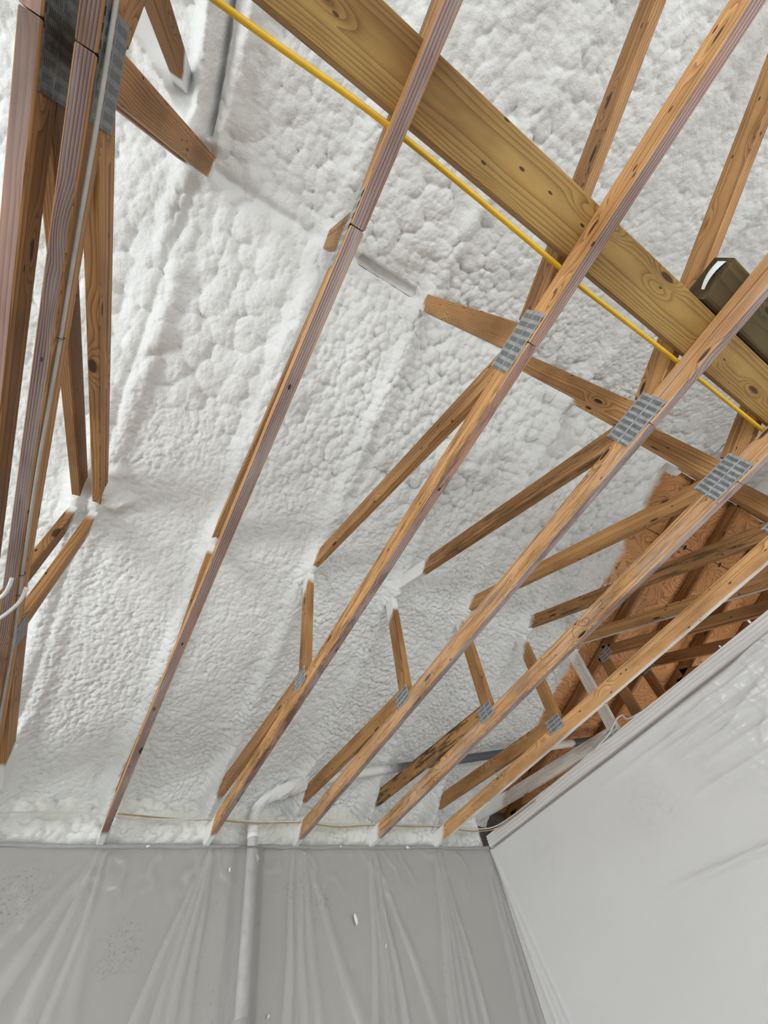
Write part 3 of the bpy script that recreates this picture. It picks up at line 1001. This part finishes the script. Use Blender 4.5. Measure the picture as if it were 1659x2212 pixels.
zc = BC_TOP + 0.006
tag(tube('tan_cable', [(0.135, 3.19, zc + 0.022), (0.30, 3.19, zc + 0.012), (0.50, 3.19, zc + 0.003), (0.712, 3.18, zc), (1.0, 3.18, zc - 0.012), (1.322, 3.18, zc), (1.6, 3.18, zc - 0.02), (1.932, 3.18, zc), (2.25, 3.18, zc - 0.003), (2.542, 3.18, zc), (2.85, 3.17, zc - 0.028), (3.07, 3.14, zc - 0.022), (3.10, 2.95, zc - 0.03), (3.1075, 2.6, zc - 0.035)], 0.0042, M_CABLE_T, n=120),
    'tan cable strung along the eave over the truss ends', 'cable')
tag(tube('white_cable', [(-0.9, 3.17, zc + 0.008), (-0.48, 3.17, zc), (-0.12, 3.17, zc + 0.014), (0.102, 3.17, zc), (0.40, 3.17, zc - 0.008), (0.712, 3.165, zc), (1.02, 3.165, zc - 0.006), (1.322, 3.165, zc), (1.62, 3.165, zc - 0.008), (1.932, 3.165, zc), (2.24, 3.165, zc + 0.003), (2.542, 3.165, zc), (2.85, 3.15, zc - 0.018), (3.06, 3.12, zc - 0.014), (3.102, 2.9, zc - 0.02), (3.108, 2.5, zc - 0.025)], 0.0042, M_CABLE_W, n=130),
    'thin white cable strung along the eave above the front wall', 'cable')

pv = empty('vent_pipe', (1.0, YW - 0.05, FLOOR), 'white vertical pipe behind the plastic on the front wall, foamed over at its top bend', 'pipe')
px = lambda lst: [(a - 1.0, b - (YW - 0.05), c - FLOOR) for a, b, c in lst]
tube('pipe', px([(1.02, YW - 0.048, FLOOR), (1.015, YW - 0.048, 0.4), (1.0, YW - 0.048, 1.285)]), 0.034, M_PVC, pv, n=24, sides=20)
tube('coupling', px([(1.018, YW - 0.048, 0.30), (1.016, YW - 0.048, 0.475)]), 0.044, M_PVC, pv, n=4, sides=20)
tube('ring_joint', px([(1.0, YW - 0.048, 1.262), (1.0, YW - 0.048, 1.290)]), 0.0385, M_GREYPIPE, pv, n=4, sides=20)
fb = tube('foam_bend', px([(1.0, YW - 0.048, 1.285), (0.998, YW - 0.05, 1.36), (1.01, YW - 0.07, 1.43), (1.05, YW - 0.11, 1.475), (1.12, YW - 0.16, 1.50), (1.22, YW - 0.215, 1.515), (1.4, YW - 0.255, 1.54)]), (0.036, 0.040, 0.040, 0.042, 0.046, 0.055, 0.045), M_FOAM, pv, n=110, sides=28)
co = np.zeros(len(fb.data.vertices) * 3, dtype=np.float32)
fb.data.vertices.foreach_get('co', co)
co = co.reshape(-1, 3)
nn = np.zeros_like(co).reshape(-1)
fb.data.vertices.foreach_get('normal', nn)
nn = nn.reshape(-1, 3)
amt = np.clip(np.arange(len(co)) / len(co) * 3.0 - 0.3, 0.1, 1)
dd = 0.034 * (lumps(co[:, 0] / 0.05 + co[:, 1] / 0.07, co[:, 2] / 0.05 + co[:, 1] / 0.09, 12) - 0.5) + 0.02 * (fbm(co[:, 0] * 40, co[:, 2] * 40, 13) - 0.5)
co += nn * (dd * amt)[:, None]
fb.data.vertices.foreach_set('co', co.reshape(-1))
fb.data.update()
tag(tube('grey_pipe', [(1.35, 3.045, 1.532), (1.74, 2.925, 1.569), (2.58, 2.715, 1.632), (3.684, 2.42, 1.716), (4.3, 2.28, 1.775)], 0.031, M_GREYPIPE, n=40, sides=18),
    'dark grey pipe sloping across under the foam above the heel pieces', 'pipe')

# ------------------------------------------------------------------ plastic sheeting
ANCH = [-0.583 + 0.02, XT(2), XT(3), 1.0, XT(4), XT(5), XT(6), XR]
FOLDS = [  # (x top, x bottom at z=.5, amp, width)
    (0.110, -0.16, 0.9, 0.05), (0.115, 0.03, 1.3, 0.040), (0.16, 0.135, 1.4, 0.03), (0.13, 0.24, 0.6, 0.04), (0.085, -0.42, 0.6, 0.05),
    (0.735, 0.50, 1.1, 0.030), (0.742, 0.60, 1.0, 0.026), (0.75, 0.68, 1.3, 0.030), (0.758, 0.76, 0.9, 0.022), (0.765, 0.90, 0.5, 0.04),
    (1.31, 1.29, 1.5, 0.035), (1.36, 1.385, 1.0, 0.024), (1.38, 1.47, 0.6, 0.03), (1.385, 1.70, 0.6, 0.045),
    (1.925, 1.85, 1.1, 0.026), (1.932, 1.92, 0.7, 0.02), (1.945, 2.03, 1.2, 0.022), (1.95, 2.20, 0.7, 0.035), (1.97, 1.96, 0.7, 0.02),
    (2.525, 2.40, 1.2, 0.03), (2.53, 2.45, 0.8, 0.018), (2.545, 2.50, 1.0, 0.02), (2.555, 2.56, 0.8, 0.02), (2.57, 2.63, 1.0, 0.024),
    (3.06, 2.98, 1.1, 0.035), (3.09, 3.05, 0.8, 0.02)]
xs = np.arange(-1.9, XR + 0.004, 0.008)
zs = np.arange(-1.5, H + 0.0101, 0.0125)
X, Zg = np.meshgrid(xs, zs, indexing='ij')
hh = np.zeros_like(X)
fold = np.zeros_like(X)
dz = np.clip((1.215 - Zg) / 0.715, 0, 2.2)
for xt, xb, am, wd in FOLDS:
    c = xt + (xb - xt) * dz + 0.006 * np.sin(Zg * 9 + xt * 40)
    w_ = 0.005 + wd * (0.25 + 0.75 * np.clip(dz, 0, 1.2))
    d = (X - c) / w_
    prof = np.exp(-d ** 2)
    grow = 0.35 + 0.65 * np.clip(dz * 1.6, 0, 1)
    hh += 0.020 * am * prof * grow
    fold += am * 0.42 * (np.exp(-((d - 0.9) / 0.42) ** 2) + 0.7 * np.exp(-((d + 0.95) / 0.3) ** 2)) * (0.6 + 0.4 * grow)
    fold += 0.22 * am * (np.abs(d) < 0.95)
# sheet stretched over the pipe
dp = (X - (1.018 - 0.018 * np.clip(Zg, 0, 1.25) / 1.25)) / 0.075
hh = np.maximum(hh, 0.094 * np.exp(-dp ** 4) + 0.02 * np.exp(-(dp / 2.4) ** 2))
fold += 0.45 * np.exp(-((dp - 0.25) / 0.35) ** 2) + 0.25 * np.exp(-((dp + 1.05) / 0.2) ** 2)
hh += 0.010 * fbm(X * 2.2, Zg * 1.4, 51) + 0.004 * fbm(X * 9, Zg * 6, 52)
crk = np.abs(fbm(X * 5 + Zg * 2, Zg * 4 - X, 53) - 0.5)
top = sstep(0.75, 1.2, Zg)
hh += 0.009 * top * sstep(0.07, 0.0, crk) + 0.012 * top * np.abs(fbm(X * 7 - Zg * 5, Zg * 6, 56) - 0.5)
fold += 0.18 * top * sstep(0.03, 0.0, crk)
hh *= sstep(H + 0.012, H - 0.05, Zg) * 0.85 + 0.15
P = np.stack([X, YW + 0.004 - hh, Zg], -1)
ps = grid_obj('plastic_sheet', P, M_FILM, attrs={'fold': ('FLOAT', np.clip(fold, 0, 1.3))})
tag(ps, 'clear plastic sheet hanging in radiating folds over the front wall', 'plastic sheet')
# bunched, stapled top edge of the sheet
xs = np.arange(-1.9, XR - 0.012, 0.006)
ts = np.linspace(0, 1, 12)
X, T = np.meshgrid(xs, ts, indexing='ij')
ang = T * math.pi * 1.25 - 0.3
rr = 0.003 + 0.012 * fbm(X * 6, T * 2, 31) + 0.006 * fbm(X * 26, T * 5, 32)
P = np.stack([X, YW - 0.002 - rr * 0.9 * np.sin(ang), H - 0.002 + rr * (-np.cos(ang)) + 0.014 * (fbm(X * 4, X * 0, 35) - 0.5)], -1)
eo = grid_obj('bunched_edge', P, M_FILM_EDGE, ps, attrs={'fold': ('FLOAT', 0.4 * fbm(X * 20, T * 3, 34))})
eo['label'] = 'rolled grey upper edge of the sheet'

# sheet on the right wall, wrapped up over the chord above it
ys = np.arange(-1.2, YW - 0.004, 0.010)
zs = np.concatenate([np.arange(-1.5, H - 0.02, 0.0125), np.linspace(H - 0.02, H + 0.083, 26)])
Y, Zg = np.meshgrid(ys, zs, indexing='ij')
hh = np.zeros_like(Y)
fold = np.zeros_like(Y)
RF = [(0.55, 1.14, 1.35, 1.135, 0.9), (0.62, 1.06, 1.6, 1.065, 1.0), (0.66, 1.03, 1.35, 1.02, 0.9), (0.78, 0.97, 1.45, 0.985, 0.8), (0.6, 1.20, 1.5, 1.165, 0.8), (0.74, 1.00, 1.1, 0.975, 0.9), (0.85, 0.90, 1.35, 0.905, 0.7),
      (0.52, 1.17, 0.95, 1.115, 0.9), (0.60, 1.10, 2.1, 1.107, 1.0), (0.71, 1.0, 1.75, 1.085, 1.0), (0.68, 1.19, 1.30, 1.12, 0.8), (0.70, 1.05, 1.15, 0.935, 0.9), (0.45, 1.02, 1.25, 1.06, 0.8),
      (0.93, 0.80, 1.5, 0.804, 0.8), (1.28, 0.49, 2.0, 0.525, 1.1), (0.60, 0.88, 1.0, 0.90, 0.7), (0.40, 1.20, 0.8, 1.19, 0.9), (0.85, 1.20, 1.9, 1.19, 0.6), (0.5, 0.95, 0.95, 1.03, 0.8),
      (0.3, 1.10, 1.4, 1.16, 0.8), (0.75, 0.72, 0.95, 0.62, 0.6), (0.8, 0.92, 0.95, 0.83, 0.7)]
for y0, z0, y1, z1, am in RF:
    d = seg_dist(Y, Zg, (y0 - 0.5 * (y1 - y0), z0 - 0.5 * (z1 - z0)), (y1, z1))
    t = np.clip(1 - (Y - y0) / (y1 - y0), 0.0, 1.3)
    hh += 0.020 * am * np.exp(-(d / 0.014) ** 2) * np.clip(t * 2, 0, 1)
    fold += 0.60 * am * np.exp(-((d) / 0.008) ** 2) * np.clip(t * 2, 0, 1)  # narrow white streaks put glints into the film colour
hh += 0.006 * fbm(Y * 2, Zg * 5, 54) + 0.010 * sstep(1.4, 0.3, Y) * np.abs(fbm(Y * 3 + 2 * Zg, Zg * 14 - Y * 2, 55) - 0.5)
crk = np.abs(fbm(Y * 7, Zg * 9, 57) - 0.5)
crk2 = np.abs(fbm(Y * 5 + Zg * 2, Zg * 3 - Y * 9, 59) - 0.5)
fold += 0.25 * sstep(1.1, 0.6, Y) * sstep(0.018, 0.0, crk) + 0.4 * sstep(1.1, 0.5, Y) * sstep(0.02, 0.0, crk2) * sstep(1.15, 0.9, Zg)
hh += 0.008 * sstep(1.3, 0.6, Y) * sstep(0.05, 0.0, crk2)
# corner folds
for yy0, yy1, am in ((YW - 0.02, YW - 0.10, 1.0), (YW - 0.03, YW - 0.21, 0.8), (YW - 0.02, YW - 0.15, 0.5)):
    c = yy0 + (yy1 - yy0) * np.clip((1.2 - Zg) / 0.9, 0, 2)
    d = (Y - c) / 0.012
    hh += 0.012 * am * np.exp(-(d / 1.6) ** 2)
    fold += 0.4 * am * np.exp(-d ** 2)
# chord wrap: stacked layers with dark gaps between them
wrap = sstep(H - 0.004, H + 0.006, Zg)
lay = 0.009 * np.abs(np.sin((Zg - H) * 145 + 2.2 * np.sin(Y * 1.9) + 1.0 * np.sin(Y * 5.1)))
hh = hh * (1 - wrap) + wrap * (0.002 + lay)
hh -= 0.030 * np.exp(-((Zg - H + 0.009 - 0.003 * np.sin(Y * 2.7)) / 0.005) ** 2)
fold = fold * (1 - wrap) + wrap * (1.5 + 0.25 * fbm(Y * 3, Zg * 60, 58))
P = np.stack([XR + 0.010 - hh - 0.004, Y, Zg], -1)
pr = grid_obj('plastic_sheet', P, M_FILM_W, attrs={'fold': ('FLOAT', np.clip(fold, 0, 1.9))}, flip=True)
tag(pr, 'whitish plastic sheet stretched over the right wall and wrapped over its top', 'plastic sheet')

# little loop of cable sticking out above the right wall
tag(tube('white_cable', [(3.128, 1.95, H + 0.07), (3.115, 1.83, H + 0.085), (3.112, 1.70, H + 0.10), (3.125, 1.60, H + 0.145), (3.150, 1.55, H + 0.155), (3.142, 1.53, H + 0.115), (3.120, 1.46, H + 0.090), (3.128, 1.35, H + 0.08)], 0.0055, M_CABLE_W, n=60),
    'short loop of white cable poking out above the right wall', 'cable')

# ------------------------------------------------------------------ flecks of foam and small hardware


def chip(loc, sx, sz, label, mat=None, seed=0, group='foam flecks on the plastic'):
    rs = random.Random(seed)
    bm = bmesh.new()
    bmesh.ops.create_icosphere(bm, subdivisions=2, radius=1.0)
    for v_ in bm.verts:
        k = 0.7 + 0.6 * rs.random()
        v_.co = Vector((v_.co.x * sx * k, v_.co.y * min(sx, sz) * 0.6 * k, v_.co.z * sz * k))
    me = bpy.data.meshes.new('foam_fleck')
    bm.to_mesh(me)
    bm.free()
    me.materials.append(mat or M_FOAM)
    o = bpy.data.objects.new('foam_fleck', me)
    o.location = loc
    o.rotation_euler = (0, rs.uniform(-0.5, 0.5), 0)
    COL.objects.link(o)
    return tag(o, label, 'foam fleck', group)


chip((1.022, YW - 0.105, 1.135), 0.010, 0.021, 'white foam fleck near the top of the sheeted pipe', seed=1)
chip((1.740, YW - 0.026, 0.832), 0.012, 0.026, 'large white foam fleck alone in the middle of the front sheet', seed=2)
chip((2.246, YW - 0.034, 1.222), 0.015, 0.009, 'foam fleck on the sheet edge between the last two truss ends', seed=3)
chip((0.877, YW - 0.016, 1.105), 0.006, 0.012, 'foam fleck left of the sheeted pipe', seed=4)
chip((0.363, YW - 0.034, 1.218), 0.010, 0.006, 'foam fleck on the sheet edge right of the leftmost full truss end', seed=5)
chip((1.172, YW - 0.02, 0.477), 0.005, 0.009, 'foam fleck low on the sheet right of the pipe', seed=6)
chip((1.937, YW - 0.04, 0.692), 0.004, 0.010, 'small fleck on a fold below the fourth truss end', seed=7)
chip((1.66, YW - 0.034, 1.224), 0.006, 0.006, 'small fleck on the sheet edge midway along the front wall', seed=8)
chip((3.118, 0.47, H + 0.097), 0.012, 0.014, 'torn foam scrap on top of the right wall near the picture edge', seed=9, group='foam scraps on the right wall')
chip((3.120, 0.70, H + 0.093), 0.009, 0.008, 'small foam scrap on top of the right wall farther from the picture edge', seed=10, group='foam scraps on the right wall')

for x_, lb in ((3.955, 'black panel clip on the plywood seam, nearer the foam'), (4.542, 'black panel clip on the plywood seam, farther from the foam')):
    z_ = roof(0.452) + 0.0935
    c_ = box('panel_clip', (-0.011, -0.022, -0.006), (0.011, 0.022, 0.001), M_BLACK)
    bv = c_.modifiers.new('edges', 'BEVEL')
    bv.width = 0.002
    c_.location = (x_, 0.452, z_)
    c_.rotation_euler = (-math.atan(SL), 0, 0)
    tag(c_, lb, 'panel clip', 'plywood panel clips')

# carpenter's pencil scribble on one of the chords
t5x = XT(5) - W / 2 - 0.0004
for pts in (((0.832, 1.312), (0.870, 1.308), (0.900, 1.288), (0.911, 1.256)),
            ((0.812, 1.297), (0.783, 1.283), (0.794, 1.261), (0.826, 1.266), (0.847, 1.288), (0.838, 1.303), (0.812, 1.297)),
            ((0.829, 1.289), (0.812, 1.287), (0.810, 1.272)),
            ((0.666, 1.305), (0.674, 1.281), (0.700, 1.281), (0.684, 1.254))):
    o = tube('pencil_mark', [(t5x - t5.location.x, y - t5.location.y, z - t5.location.z) for y, z in pts], 0.0009, M_BLACK, t5, n=40, sides=6)
